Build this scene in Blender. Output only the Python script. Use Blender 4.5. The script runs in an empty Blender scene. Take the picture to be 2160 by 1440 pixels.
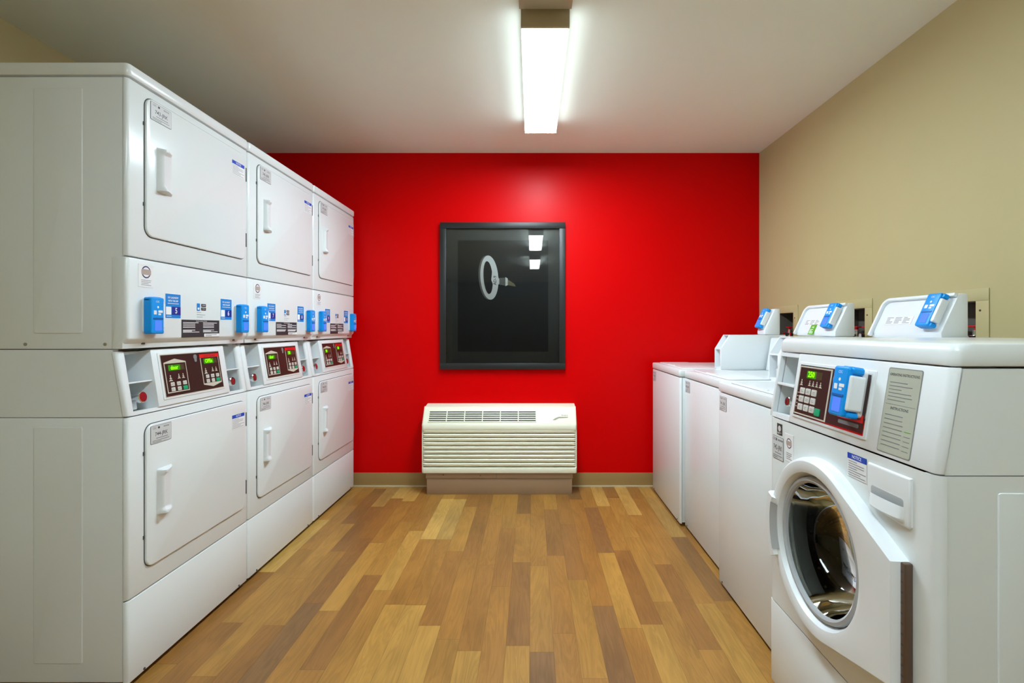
import bpy, bmesh, math, random
from mathutils import Matrix, Vector
random.seed(7)
C = bpy.context.scene.collection
PI = math.pi
# ------------------------------------------------------------------ camera
F = 1085.0
cd = bpy.data.cameras.new('camera'); cam = bpy.data.objects.new('camera', cd); C.objects.link(cam)
cam.location = (0, 0, 1.14); cam.rotation_euler = (PI/2, 0, 0)
cd.sensor_width = 36; cd.lens = F/2160*36
cd.shift_x = -42/2160; cd.shift_y = -27/2160
cd.clip_start = 0.02
bpy.context.scene.camera = cam
# ------------------------------------------------------------------ world, exposure
w = bpy.data.worlds.new('world'); bpy.context.scene.world = w; w.use_nodes = True
w.node_tree.nodes['Background'].inputs[0].default_value = (0.9, 0.92, 1, 1)
w.node_tree.nodes['Background'].inputs[1].default_value = 0.3
vs = bpy.context.scene.view_settings
vs.view_transform = 'Standard'; vs.look = 'None'; vs.gamma = 1; vs.use_curve_mapping = False
vs.exposure = 1.10
LAMP = 33.0; SIDE = 0.12          # strength of the lit diffusers, share for the added side glow
WALL_Y = 3.7256; CEIL = 2.412; XL = -2.175; XR = 1.647; REAR = -6.6

# ------------------------------------------------------------------ materials
MATS = {}
def mat(name, col, rough=0.5, metal=0.0, emit=None, es=1.0, bump=0.0, bscale=200, coat=0.0, spec=0.5):
    m = bpy.data.materials.new(name); m.use_nodes = True
    nt = m.node_tree; b = nt.nodes['Principled BSDF']
    b.inputs['Base Color'].default_value = (*col, 1); b.inputs['Roughness'].default_value = rough
    b.inputs['Metallic'].default_value = metal; b.inputs['Specular IOR Level'].default_value = spec
    b.inputs['Coat Weight'].default_value = coat
    if emit: b.inputs['Emission Color'].default_value = (*emit, 1); b.inputs['Emission Strength'].default_value = es
    tc = nt.nodes.new('ShaderNodeTexCoord')
    if bump:
        n = nt.nodes.new('ShaderNodeTexNoise'); n.inputs['Scale'].default_value = bscale; n.inputs['Detail'].default_value = 3
        nt.links.new(tc.outputs['Object'], n.inputs['Vector'])
        bp = nt.nodes.new('ShaderNodeBump'); bp.inputs['Strength'].default_value = bump; bp.inputs['Distance'].default_value = 0.002
        nt.links.new(n.outputs['Fac'], bp.inputs['Height']); nt.links.new(bp.outputs['Normal'], b.inputs['Normal'])
    else:
        n = nt.nodes.new('ShaderNodeTexNoise'); n.inputs['Scale'].default_value = 6
        nt.links.new(tc.outputs['Object'], n.inputs['Vector'])
        mr = nt.nodes.new('ShaderNodeMapRange'); mr.inputs['To Min'].default_value = max(0, rough-0.03); mr.inputs['To Max'].default_value = rough+0.03
        nt.links.new(n.outputs['Fac'], mr.inputs['Value']); nt.links.new(mr.outputs['Result'], b.inputs['Roughness'])
    MATS[name] = m
    return m
def s2l(r, g, b):
    f = lambda c: (c/255/12.92) if c/255 <= 0.04045 else ((c/255+0.055)/1.055)**2.4
    return (f(r), f(g), f(b))
enamel = mat('white_enamel', (0.77, 0.81, 0.82), 0.22, bump=0.012, bscale=260)
plastic = mat('white_plastic', (0.78, 0.81, 0.83), 0.34)
gap = mat('dark_gap', (0.07, 0.07, 0.075), 0.7)
grey = mat('grey_plastic', (0.42, 0.44, 0.46), 0.45)
red_wall = mat('red_paint', (0.66, 0.0, 0.001), 0.34, bump=0.03, bscale=140, spec=0.09)
beige = mat('beige_paint', s2l(193, 180, 133), 0.62, bump=0.06, bscale=140)
ceilm = mat('ceiling_paint', s2l(242, 246, 234), 0.8, bump=0.05, bscale=90)
rearm = mat('charcoal_paint', (0.05, 0.045, 0.04), 0.7, bump=0.05, bscale=90)
cove = mat('tan_vinyl', s2l(160, 130, 80), 0.45)
caulk = mat('cream_caulk', s2l(205, 190, 160), 0.6)
tanbox = mat('tan_metal', s2l(190, 176, 148), 0.5)
diff = mat('lit_diffuser', (0.9, 0.9, 0.9), 0.5, emit=(0.82, 1.0, 1.10), es=LAMP)
diff2 = mat('lit_diffuser_rear', (0.9, 0.9, 0.9), 0.5, emit=(0.82, 1.0, 1.10), es=LAMP*0.47)
dside2 = mat('added_side_glow_rear', (0.9, 0.9, 0.9), 0.5, emit=(0.82, 1.0, 1.10), es=LAMP*0.42)  # rear side glow, added and raised to brighten the ceiling in view
dside = mat('added_side_glow', (0.9, 0.9, 0.9), 0.5, emit=(0.82, 1.0, 1.10), es=LAMP*SIDE)
black = mat('black_frame', (0.012, 0.012, 0.012), 0.45)
matb = mat('grey_mat_board', (0.062, 0.062, 0.060), 0.7)
artb = mat('black_print', (0.004, 0.004, 0.005), 0.6)
artw = mat('print_white', (0.8, 0.8, 0.8), 0.6)
artg = mat('print_grey', (0.16, 0.155, 0.14), 0.6)
artd = mat('print_brown', (0.05, 0.045, 0.04), 0.6)
brass = mat('print_brass', (0.22, 0.19, 0.10), 0.6)
blue = mat('blue_plastic', (0.0, 0.30, 0.84), 0.36, spec=0.35)
bdark = mat('dark_blue_plastic', (0.0, 0.11, 0.42), 0.4)
scr = mat('reader_screen', (0.05, 0.14, 0.62), 0.25, emit=(0.07, 0.21, 0.80), es=0.30)
stick_b = mat('sticker_blue', (0.0, 0.22, 0.66), 0.5)
stick_n = mat('sticker_navy', (0.005, 0.02, 0.28), 0.5)
stick_w = mat('sticker_white', (0.83, 0.83, 0.84), 0.5)
ink = mat('label_ink', (0.03, 0.03, 0.035), 0.5)
inkg = mat('grey_ink', (0.22, 0.22, 0.23), 0.5)
white = mat('print_pure_white', (0.9, 0.9, 0.9), 0.5)
notice = mat('notice_blue', (0.0, 0.06, 0.50), 0.5)
silver = mat('silver_label', (0.62, 0.63, 0.64), 0.35)
brown = mat('brown_panel', (0.040, 0.016, 0.014), 0.32)
bez = mat('cream_outline', (0.60, 0.55, 0.45), 0.4)
btn = mat('pale_button', (0.62, 0.60, 0.55), 0.4)
gbtn = mat('green_button', (0.0, 0.36, 0.16), 0.4)
led = mat('lit_green_digits', (0.02, 0.1, 0.0), 0.4, emit=(0.22, 1.0, 0.0), es=1.0)
ledbg = mat('green_display', (0.02, 0.10, 0.0), 0.4, emit=(0.02, 0.25, 0.0), es=0.35)
ledoff = mat('unlit_display', (0.075, 0.055, 0.025), 0.3)
redp = mat('red_plastic', (0.55, 0.005, 0.01), 0.35)
redt = mat('red_print', (0.75, 0.01, 0.01), 0.4)
chrome = mat('chrome', (0.75, 0.75, 0.76), 0.12, 1.0)
steel = mat('stainless', (0.42, 0.41, 0.39), 0.28, 1.0)
rubber = mat('grey_rubber', (0.16, 0.17, 0.18), 0.45)
lockred = mat('lock_red', (0.30, 0.01, 0.02), 0.25)
acm = mat('almond_plastic', s2l(243, 242, 219), 0.42)
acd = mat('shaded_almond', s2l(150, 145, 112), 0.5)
subm = mat('brown_tan_metal', s2l(158, 128, 98), 0.5)
labelg = mat('grey_green_label', s2l(176, 178, 162), 0.5)
green_s = mat('sticker_green', (0.10, 0.42, 0.01), 0.5)
crest_o = mat('crest_navy', (0.03, 0.03, 0.12), 0.5)
crest_i = mat('crest_tan', (0.45, 0.36, 0.32), 0.5)
hose = mat('dark_hose', (0.03, 0.03, 0.03), 0.5)
boxm = mat('outlet_box_grey', (0.10, 0.085, 0.07), 0.6)
rust = mat('hinge_bronze', (0.16, 0.105, 0.075), 0.4, 0.6)

def glass_mat():
    m = bpy.data.materials.new('clear_glass'); m.use_nodes = True
    nt = m.node_tree; nt.nodes.clear()
    o = nt.nodes.new('ShaderNodeOutputMaterial'); mx = nt.nodes.new('ShaderNodeMixShader')
    t = nt.nodes.new('ShaderNodeBsdfTransparent'); g = nt.nodes.new('ShaderNodeBsdfGlossy'); f = nt.nodes.new('ShaderNodeFresnel')
    g.inputs['Roughness'].default_value = 0.015; f.inputs['IOR'].default_value = 1.5
    t.inputs['Color'].default_value = (0.93, 0.94, 0.93, 1)
    nt.links.new(f.outputs[0], mx.inputs[0]); nt.links.new(t.outputs[0], mx.inputs[1]); nt.links.new(g.outputs[0], mx.inputs[2])
    nt.links.new(mx.outputs[0], o.inputs[0])
    return m
glass = glass_mat()
bowlg = glass_mat(); bowlg.name = 'smoked_glass'
for n_ in bowlg.node_tree.nodes:
    if n_.type == 'BSDF_TRANSPARENT': n_.inputs['Color'].default_value = (0.50, 0.50, 0.46, 1)
drumm = mat('drum_steel', (0.20, 0.19, 0.175), 0.22, 1.0)

def floor_mat():
    m = bpy.data.materials.new('plank_floor'); m.use_nodes = True
    nt = m.node_tree; b = nt.nodes['Principled BSDF']; L = nt.links.new
    def N(t, **k):
        n = nt.nodes.new(t)
        for a, v in k.items(): setattr(n, a, v)
        return n
    def M(op, a, b2=None):
        n = N('ShaderNodeMath', operation=op)
        for i, v in enumerate((a, b2)):
            if v is None: continue
            if isinstance(v, (int, float)): n.inputs[i].default_value = v
            else: L(v, n.inputs[i])
        return n.outputs[0]
    tc = N('ShaderNodeTexCoord'); sx = N('ShaderNodeSeparateXYZ'); L(tc.outputs['Object'], sx.inputs[0])
    PW, PL = 0.0855, 0.66
    u = M('DIVIDE', M('ADD', sx.outputs['X'], 0.008), PW); row = M('FLOOR', u); fu = M('FRACT', u)
    wn = N('ShaderNodeTexWhiteNoise', noise_dimensions='1D'); L(row, wn.inputs['W'])
    v = M('ADD', M('DIVIDE', sx.outputs['Y'], PL), M('MULTIPLY', wn.outputs['Value'], 7.3)); idx = M('FLOOR', v); fv = M('FRACT', v)
    # a second cut somewhere inside some planks
    cmb = N('ShaderNodeCombineXYZ'); L(row, cmb.inputs[0]); L(idx, cmb.inputs[1])
    w2 = N('ShaderNodeTexWhiteNoise', noise_dimensions='2D'); L(cmb.outputs[0], w2.inputs['Vector'])
    ramp = N('ShaderNodeValToRGB'); L(w2.outputs['Value'], ramp.inputs[0])
    cols = [(0.0, (126, 92, 54)), (0.14, (142, 98, 48)), (0.34, (154, 108, 50)), (0.58, (160, 116, 54)), (0.80, (172, 128, 60)), (0.93, (190, 152, 80)), (1.0, (138, 102, 56))]
    els = ramp.color_ramp.elements
    ramp.color_ramp.interpolation = 'LINEAR'
    els[0].position = 0; els[0].color = (*s2l(*cols[0][1]), 1); els[1].position = 1; els[1].color = (*s2l(*cols[-1][1]), 1)
    for p, c in cols[1:-1]:
        e = els.new(p); e.color = (*s2l(*c), 1)
    # grain
    off = N('ShaderNodeVectorMath', operation='SCALE'); L(w2.outputs['Color'], off.inputs[0]); off.inputs['Scale'].default_value = 37.0
    ad = N('ShaderNodeVectorMath', operation='ADD'); L(tc.outputs['Object'], ad.inputs[0]); L(off.outputs[0], ad.inputs[1])
    mp = N('ShaderNodeMapping'); mp.inputs['Scale'].default_value = (14, 1.5, 1); L(ad.outputs[0], mp.inputs[0])
    n1 = N('ShaderNodeTexNoise'); n1.inputs['Scale'].default_value = 1.0; n1.inputs['Detail'].default_value = 3; n1.inputs['Distortion'].default_value = 1.6; L(mp.outputs[0], n1.inputs['Vector'])
    band = M('SINE', M('MULTIPLY', n1.outputs['Fac'], 42.0))
    mp2 = N('ShaderNodeMapping'); mp2.inputs['Scale'].default_value = (260, 9, 1); L(ad.outputs[0], mp2.inputs[0])
    n2 = N('ShaderNodeTexNoise'); n2.inputs['Scale'].default_value = 1.0; n2.inputs['Detail'].default_value = 2; L(mp2.outputs[0], n2.inputs['Vector'])
    mp3 = N('ShaderNodeMapping'); mp3.inputs['Scale'].default_value = (5, 2.2, 1); L(ad.outputs[0], mp3.inputs[0])
    n3 = N('ShaderNodeTexNoise'); n3.inputs['Scale'].default_value = 1.3; n3.inputs['Detail'].default_value = 2; L(mp3.outputs[0], n3.inputs['Vector'])
    g = M('ADD', M('ADD', M('MULTIPLY', band, 0.055), M('MULTIPLY', M('SUBTRACT', n2.outputs['Fac'], 0.5), 0.26)), M('MULTIPLY', M('SUBTRACT', n3.outputs['Fac'], 0.5), 0.5))
    val = M('ADD', M('MULTIPLY', g, 1.35), 1.0)
    eu = M('LESS_THAN', M('MINIMUM', fu, M('SUBTRACT', 1.0, fu)), 0.010); ev = M('LESS_THAN', M('MINIMUM', fv, M('SUBTRACT', 1.0, fv)), 0.0016)
    e = M('MAXIMUM', eu, ev)
    val = M('MULTIPLY', val, M('SUBTRACT', 1.0, M('MULTIPLY', e, 0.35)))
    mul = N('ShaderNodeVectorMath', operation='SCALE'); L(ramp.outputs[0], mul.inputs[0]); L(val, mul.inputs['Scale'])
    L(mul.outputs[0], b.inputs['Base Color'])
    b.inputs['Roughness'].default_value = 0.42; b.inputs['Specular IOR Level'].default_value = 0.35
    bp = N('ShaderNodeBump'); bp.inputs['Strength'].default_value = 0.25; bp.inputs['Distance'].default_value = 0.001
    L(M('SUBTRACT', M('MULTIPLY', n2.outputs['Fac'], 0.4), e), bp.inputs['Height']); L(bp.outputs[0], b.inputs['Normal'])
    return m
floorm = floor_mat()

# ------------------------------------------------------------------ mesh builder
def frame(o, p, q, n):
    return Matrix(((p[0], q[0], n[0], o[0]), (p[1], q[1], n[1], o[1]), (p[2], q[2], n[2], o[2]), (0, 0, 0, 1)))
ID = Matrix.Identity(4)
FR = frame((0, 0, 0), (0, 1, 0), (0, 0, 1), (1, 0, 0))      # machine front: p = right, q = up, n = out
_txt = {}
def text_mesh(s, bold=0.0):
    key = (s, bold)
    if key not in _txt:
        c = bpy.data.curves.new('t', 'FONT'); c.body = s; c.size = 1; c.align_x = 'CENTER'; c.align_y = 'CENTER'
        c.offset = bold; c.resolution_u = 2
        o = bpy.data.objects.new('t', c); C.objects.link(o)
        dg = bpy.context.evaluated_depsgraph_get()
        _txt[key] = bpy.data.meshes.new_from_object(o.evaluated_get(dg))
        bpy.data.objects.remove(o)
    return _txt[key]
class MB:
    def __init__(s): s.bm = bmesh.new(); s.mats = []
    def mi(s, m):
        if m not in s.mats: s.mats.append(m)
        return s.mats.index(m)
    def merge(s, b, m, M=ID):
        b.transform(M); i = s.mi(m)
        for f in b.faces: f.material_index = i
        me = bpy.data.meshes.new('x'); b.to_mesh(me); b.free()
        n0 = len(s.bm.faces); s.bm.from_mesh(me); bpy.data.meshes.remove(me)
        return s
    def box(s, p0, p1, q0, q1, n0, n1, m, M=FR, r=0.0, seg=2):
        b = bmesh.new(); bmesh.ops.create_cube(b, size=1)
        for v in b.verts:
            v.co = Vector((p0+(v.co.x+.5)*(p1-p0), q0+(v.co.y+.5)*(q1-q0), n0+(v.co.z+.5)*(n1-n0)))
        if r: bmesh.ops.bevel(b, geom=b.edges[:], offset=r, segments=seg, affect='EDGES', profile=0.5)
        return s.merge(b, m, M)
    def poly(s, pts, n0, n1, m, M=FR, r=0.0, top_only=True):
        """prism of a counterclockwise (p,q) outline"""
        b = bmesh.new()
        vs = [b.verts.new((p, q, n0)) for p, q in pts]; f = b.faces.new(vs)
        ex = bmesh.ops.extrude_face_region(b, geom=[f])
        tv = [v for v in ex['geom'] if isinstance(v, bmesh.types.BMVert)]
        for v in tv: v.co.z = n1
        bmesh.ops.recalc_face_normals(b, faces=b.faces)
        if r:
            es = [e for e in b.edges if all(abs(v.co.z-n1) < 1e-6 for v in e.verts)]
            bmesh.ops.bevel(b, geom=es, offset=r, segments=3, affect='EDGES', profile=0.5)
        return s.merge(b, m, M)
    def rrect(s, p0, p1, q0, q1, rad, n0, n1, m, M=FR, r=0.0, k=6):
        pts = []
        for cx, cy, a0 in ((p1-rad, q0+rad, -90), (p1-rad, q1-rad, 0), (p0+rad, q1-rad, 90), (p0+rad, q0+rad, 180)):
            for i in range(k+1):
                a = math.radians(a0+90*i/k); pts.append((cx+rad*math.cos(a), cy+rad*math.sin(a)))
        return s.poly(pts, n0, n1, m, M, r)
    def ell(s, cp, cq, a, b_, n0, n1, m, M=FR, k=32, r=0.0):
        return s.poly([(cp+a*math.cos(2*PI*i/k), cq+b_*math.sin(2*PI*i/k)) for i in range(k)], n0, n1, m, M, r)
    def cyl(s, c, ax, rad, h, m, k=24, r=0.0, M=ID):
        b = bmesh.new(); bmesh.ops.create_cone(b, cap_ends=True, segments=k, radius1=rad, radius2=rad, depth=h)
        if r:
            es = [e for e in b.edges if len(e.link_faces) == 2 and e.calc_face_angle() > 1]
            bmesh.ops.bevel(b, geom=es, offset=r, segments=2, affect='EDGES')
        R = Vector((0, 0, 1)).rotation_difference(Vector(ax)).to_matrix().to_4x4()
        b.transform(Matrix.Translation(c) @ R)
        return s.merge(b, m, M)
    def lathe(s, prof, m, M=ID, k=64, a0=0, a1=2*PI):
        """prof list of (radius, n) around the n axis of M"""
        b = bmesh.new(); full = abs(a1-a0-2*PI) < 1e-6; rows = []
        for i in range(k if full else k+1):
            a = a0+(a1-a0)*i/k; rows.append([b.verts.new((r*math.cos(a), r*math.sin(a), n)) for r, n in prof])
        for i in range(k):
            A, B = rows[i], rows[(i+1) % len(rows)]
            for j in range(len(prof)-1):
                try: b.faces.new((A[j], B[j], B[j+1], A[j+1]))
                except ValueError: pass
        if not full:
            for R_ in (rows[0], rows[-1]):
                try: b.faces.new(R_)
                except ValueError: pass
        bmesh.ops.remove_doubles(b, verts=b.verts, dist=1e-6)
        bmesh.ops.recalc_face_normals(b, faces=b.faces)
        return s.merge(b, m, M)
    def prism(s, prof, y0, y1, m, M=ID, rv=0.0, rh=0.0, thr=0.6):
        """profile in (x,z) extruded along y; rv rounds the upright front edges, rh all the others"""
        b = bmesh.new(); n = len(prof)
        A = [b.verts.new((x, y0, z)) for x, z in prof]; B = [b.verts.new((x, y1, z)) for x, z in prof]
        b.faces.new(A); b.faces.new(B)
        for i in range(n): b.faces.new((A[i], A[(i+1) % n], B[(i+1) % n], B[i]))
        bmesh.ops.recalc_face_normals(b, faces=b.faces)
        if rv:
            es = []
            for e in b.edges:
                d = (e.verts[0].co-e.verts[1].co)
                if abs(d.z) > 0.5*d.length and any(f.normal.x > thr for f in e.link_faces) and any(abs(f.normal.y) > 0.9 for f in e.link_faces): es.append(e)
            bmesh.ops.bevel(b, geom=es, offset=rv, segments=5, affect='EDGES', profile=0.5)
        if rh:
            es = [e for e in b.edges if len(e.link_faces) == 2 and e.calc_face_angle(0) > 0.6]
            bmesh.ops.bevel(b, geom=es, offset=rh, segments=2, affect='EDGES', profile=0.5)
        return s.merge(b, m, M)
    def text(s, txt, p, q, size, n, m, M=FR, rot=0.0, sx=1.0, bold=0.0):
        me = text_mesh(txt, bold); b = bmesh.new(); b.from_mesh(me)
        T = Matrix.Translation((p, q, n)) @ Matrix.Rotation(rot, 4, 'Z') @ Matrix.Diagonal((size*sx, size, size, 1))
        return s.merge(b, m, M @ T)
    def lines(s, p0, p1, q0, q1, k, n, m, M=FR, th=0.0016, seed=1):
        rr = random.Random(seed); st = (q1-q0)/k
        for i in range(k):
            q = q1-st*(i+.5); e = p1-(p1-p0)*rr.choice((0, 0.05, 0.1, 0.3, 0.5))
            s.poly([(p0, q-th/2), (e, q-th/2), (e, q+th/2), (p0, q+th/2)], n, n+0.0002, m, M)
        return s
    def tube(s, pts, rad, m, M=ID, k=10):
        b = bmesh.new(); rings = []
        P = [Vector(p) for p in pts]
        for i, p in enumerate(P):
            d = (P[min(i+1, len(P)-1)]-P[max(i-1, 0)]).normalized()
            a = d.orthogonal().normalized() if not rings else (a-d*a.dot(d)).normalized()
            c = d.cross(a); rings.append([b.verts.new(p+a*rad*math.cos(2*PI*j/k)+c*rad*math.sin(2*PI*j/k)) for j in range(k)])
        for A, B in zip(rings, rings[1:]):
            for j in range(k): b.faces.new((A[j], A[(j+1) % k], B[(j+1) % k], B[j]))
        b.faces.new(rings[0]); b.faces.new(rings[-1]); bmesh.ops.recalc_face_normals(b, faces=b.faces)
        return s.merge(b, m, M)
    def build(s, name, parent=None, label=None, **props):
        me = bpy.data.meshes.new(name)
        for f in s.bm.faces: f.smooth = True
        for e in s.bm.edges:
            if len(e.link_faces) == 2 and e.calc_face_angle(0) > 0.61: e.smooth = False
        s.bm.to_mesh(me); s.bm.free()
        for m in s.mats: me.materials.append(m)
        o = bpy.data.objects.new(name, me); C.objects.link(o)
        if parent: o.parent = parent
        if label: o['label'] = label
        for k, v in props.items(): o[k] = v
        return o
def thing(name, label, cat, loc, rz=0, group=None):
    o = bpy.data.objects.new(name, None); C.objects.link(o); o.empty_display_size = 0.1
    o.location = loc; o.rotation_euler = (0, 0, rz); o['label'] = label; o['category'] = cat
    if group: o['group'] = group
    return o

# ------------------------------------------------------------------ the room
def slabbox(x0, x1, y0, y1, z0, z1, m, name):
    return MB().box(x0, x1, y0, y1, z0, z1, m, ID).build(name, kind='structure')
slabbox(XL-.1, XR+.2, REAR-.1, WALL_Y+.1, -.1, 0, floorm, 'floor')
slabbox(XL-.1, XR+.2, REAR-.1, WALL_Y+.1, CEIL, CEIL+.1, ceilm, 'ceiling')
slabbox(XL-.1, XL, REAR, WALL_Y, 0, CEIL, beige, 'wall_left')
slabbox(XL-.1, XR+.2, WALL_Y, WALL_Y+.1, 0, CEIL, red_wall, 'wall_back')
slabbox(XL-.1, XR+.2, REAR-.1, REAR, 0, CEIL, rearm, 'wall_front')
HZ0, HZ1 = 1.045, 1.242
holes = [(1.905, 2.095), (2.54, 2.73), (3.235, 3.425)]
b = MB(); ys = [REAR] + [v for h in holes for v in h] + [WALL_Y]
b.box(XR, XR+.12, REAR, WALL_Y, 0, HZ0, beige, ID); b.box(XR, XR+.12, REAR, WALL_Y, HZ1, CEIL, beige, ID)
for i in range(0, len(ys), 2): b.box(XR, XR+.12, ys[i], ys[i+1], HZ0, HZ1, beige, ID)
b.build('wall_right', kind='structure')
# cove base
def base(name, M, p0, p1):
    o = MB(); o.poly([(p0, 0), (p1, 0), (p1, .098), (p0, .098)], 0, .006, cove, M, r=.002)
    o.box(p0, p1, 0, .008, .004, .014, caulk, M); return o.build(name, kind='structure')
BW = frame((0, WALL_Y, 0), (1, 0, 0), (0, 0, 1), (0, -1, 0))     # back wall: p = right, q = up, n = towards the room
base('baseboard_back', BW, XL+.02, XR-.02)
base('baseboard_right', frame((XR, 0, 0), (0, -1, 0), (0, 0, 1), (-1, 0, 0)), -WALL_Y+.02, -REAR)
base('baseboard_left', frame((XL, 0, 0), (0, 1, 0), (0, 0, 1), (1, 0, 0)), REAR, WALL_Y-.02)

# ------------------------------------------------------------------ ceiling lights
def ceiling_light(y0, y1, label, diff=diff, side=None):
    side = side or dside
    L = y1-y0
    t = thing('ceiling_light', label, 'light', (.053, (y0+y1)/2, CEIL), 0, 'strip lights in a row along the ceiling')
    o = MB()
    o.box(-.097, .097, -L/2, -L/2+.012, -.076, 0, tanbox, ID, r=.002); o.box(-.097, .097, L/2-.012, L/2, -.076, 0, tanbox, ID, r=.002)
    for s_ in (-1, 1): o.box(min(s_*.092, s_*.095), max(s_*.092, s_*.095), -L/2+.01, L/2-.01, -.0685, 0, tanbox, ID)
    o.box(-.092, .092, -L/2+.01, L/2-.01, -.02, 0, tanbox, ID)
    o.build('housing', t, 'tan metal housing')
    o = MB(); o.prism([(-.0915, -.03), (-.0915, -.064), (-.085, -.074), (.085, -.074), (.0915, -.064), (.0915, -.03)], -L/2+.0125, L/2-.0125, diff)
    o.build('diffuser', t, 'glowing white diffuser')
    o = MB()
    for s_ in (-1, 1): o.box(min(s_*.0945, s_*.096), max(s_*.0945, s_*.096), -L/2+.014, L/2-.014, -.066, -.038, side, ID)  # glow strips added to lighten the ceiling beside the fixture
    o.build('side_glow_strip', t, 'glow strip added along the housing side')
ceiling_light(2.04, 3.16, 'lit white strip light on the ceiling in front of the red wall')
ceiling_light(-.49, .83, 'lit strip light overhead, the larger light mirrored in the black picture', diff2, dside2)
ceiling_light(-2.93, -1.51, 'lit strip light at the rear, the smaller light mirrored in the black picture', diff2, dside2)
o = MB(); o.box(-.104, .104, -.6, .6, -.012, 0, tanbox, ID, r=.002)
o = o.build('ceiling_raceway'); o.location = (.053, 1.43, CEIL)
o['label'] = 'tan metal cover strip on the ceiling at the near end of the glowing light'; o['category'] = 'raceway'

# ------------------------------------------------------------------ small shared parts
def card_reader(parent, M, label=None, dk=1.0):
    M = M @ Matrix.Diagonal((1, 1, dk, 1)); o = MB()
    o.rrect(-.031, .031, -.056, .056, .008, 0, .012, plastic, M, r=.002)
    o.rrect(-.033, .026, -.060, .060, .007, .010, .044, blue, M, r=.005)
    o.rrect(-.012, .020, .048, .062, .004, .006, .036, blue, M, r=.002)
    o.rrect(-.033, .034, .044, .060, .006, .012, .036, blue, M, r=.003)
    o.rrect(-.033, .034, -.060, -.046, .006, .012, .036, blue, M, r=.003)
    n = .0443
    o.text('CSC', -.004, .046, .009, n, white, M)
    o.ell(-.003, .028, .004, .004, n, n+.0004, stick_w, M, 16)
    o.rrect(-.022, -.009, .004, .017, .001, n, n+.0004, stick_w, M)
    o.rrect(-.002, .018, .010, .018, .001, n, n+.0004, stick_w, M); o.rrect(-.002, .010, .002, .008, .001, n, n+.0004, stick_w, M)
    o.rrect(-.024, .020, -.012, -.007, .001, n, n+.0014, bdark, M)
    r = o.build('card_reader', parent, label or 'blue card reader')
    o = MB(); o.rrect(.018, .037, -.043, .041, .006, .008, .040, plastic, M, r=.004); o.build('side_cover', r, 'white side cover')
    o = MB(); o.rrect(-.018, .014, -.050, -.016, .002, n, n+.0008, scr, M); o.build('screen', r, 'pale blue lit screen')
    return r
def door_plate(o, M, p0, p1, q0, q1, n, txt, dark=True):
    o.rrect(p0, p1, q0, q1, .003, n, n+.0010, inkg, M)
    o.rrect(p0+.0014, p1-.0014, q0+.0014, q1-.0014, .002, n+.0008, n+.0014, silver, M)
    w, h = p1-p0, q1-q0; N_ = n+.0016
    o.text('CSC', p0+w*.18, q1-h*.15, h*.15, N_, ink, M)
    o.poly([(p0+w*.34, q1-h*.20), (p0+w*.42, q1-h*.20), (p0+w*.42, q1-h*.09), (p0+w*.34, q1-h*.09)], N_, N_+.0002, ink, M)
    o.text('SERVICEWORKS', p0+w*.74, q1-h*.15, h*.10, N_, ink, M, sx=.6, bold=.01)
    o.text(txt, (p0+p1)/2, q0+h*.50, h*.30, N_, ink, M, sx=min(1, w/h*.8), bold=.005)
    o.lines(p0+w*.25, p1-w*.15, q0+h*.24, q0+h*.32, 1, N_, inkg, M, th=h*.035)
    o.lines(p0+w*.08, p1-w*.08, q0+h*.05, q0+h*.2, 2, N_, inkg, M, th=h*.03, seed=3)
def notice_label(o, M, p0, p1, q0, q1, n):
    h = q1-q0
    o.box(p0, p1, q0, q1, n, n+.0008, stick_w, M)
    o.box(p0, p1, q1-h*.24, q1, n, n+.0010, notice, M)
    o.text('NOTICE', (p0+p1)/2, q1-h*.12, h*.2, n+.0012, white, M, sx=.85, bold=.01)
    o.lines(p0+.004, p1-.002, q0+.002, q1-h*.28, 7, n+.001, inkg, M, th=h*.025, seed=5)
def crest_label(o, M, p0, p1, q0, q1, n):
    w, h = p1-p0, q1-q0; cp = (p0+p1)/2; cq = q1-h*.33; R_ = w*.30
    o.box(p0, p1, q0, q1, n, n+.0008, stick_w, M)
    o.ell(cp, cq, R_, R_, n+.0008, n+.0010, crest_o, M); o.ell(cp, cq, R_*.8, R_*.8, n+.001, n+.0012, stick_w, M)
    o.rrect(cp-R_*1.05, cp+R_*1.05, cq-R_*.45, cq+R_*.45, R_*.2, n+.0012, n+.0014, crest_i, M)
    o.lines(cp-w*.32, cp+w*.36, q0+h*.06, q0+h*.34, 4, n+.001, inkg, M, th=h*.02, seed=8)
def app_sticker(parent, M, p0, p1, q0, q1, n, num):
    o = MB(); w, h = p1-p0, q1-q0; cp = (p0+p1)/2
    o.rrect(p0, p1, q0, q1, .002, n, n+.0008, white, M); o.box(p0+.002, p1-.002, q0+.002, q1-.002, n+.0006, n+.0010, stick_b, M)
    N_ = n+.0014
    o.text('DO LAUNDRY', cp, q1-h*.17, h*.10, N_, white, M, sx=.95, bold=.02); o.text('WITH THE APP', cp, q1-h*.30, h*.10, N_, white, M, sx=.85, bold=.02)
    o.lines(p0+w*.15, p1-w*.15, q1-h*.42, q1-h*.38, 1, N_, white, M, th=h*.02, seed=2)
    o.box(p0+w*.42, p1-.002, q0+h*.15, q0+h*.48, n+.0010, n+.0012, stick_n, M)
    o.text(num, p0+w*.69, q0+h*.315, h*.31, N_, white, M, sx=.85, bold=.02)
    o.rrect(p0+w*.06, p0+w*.38, q0+h*.16, q0+h*.47, .002, n+.001, n+.0012, white, M)      # the code's square, left blank
    o.lines(p0+w*.08, p0+w*.4, q0+h*.07, q0+h*.12, 1, N_, white, M, th=h*.02, seed=1)
    return o.build('app_sticker', parent, 'blue sticker with a white '+num)
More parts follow.
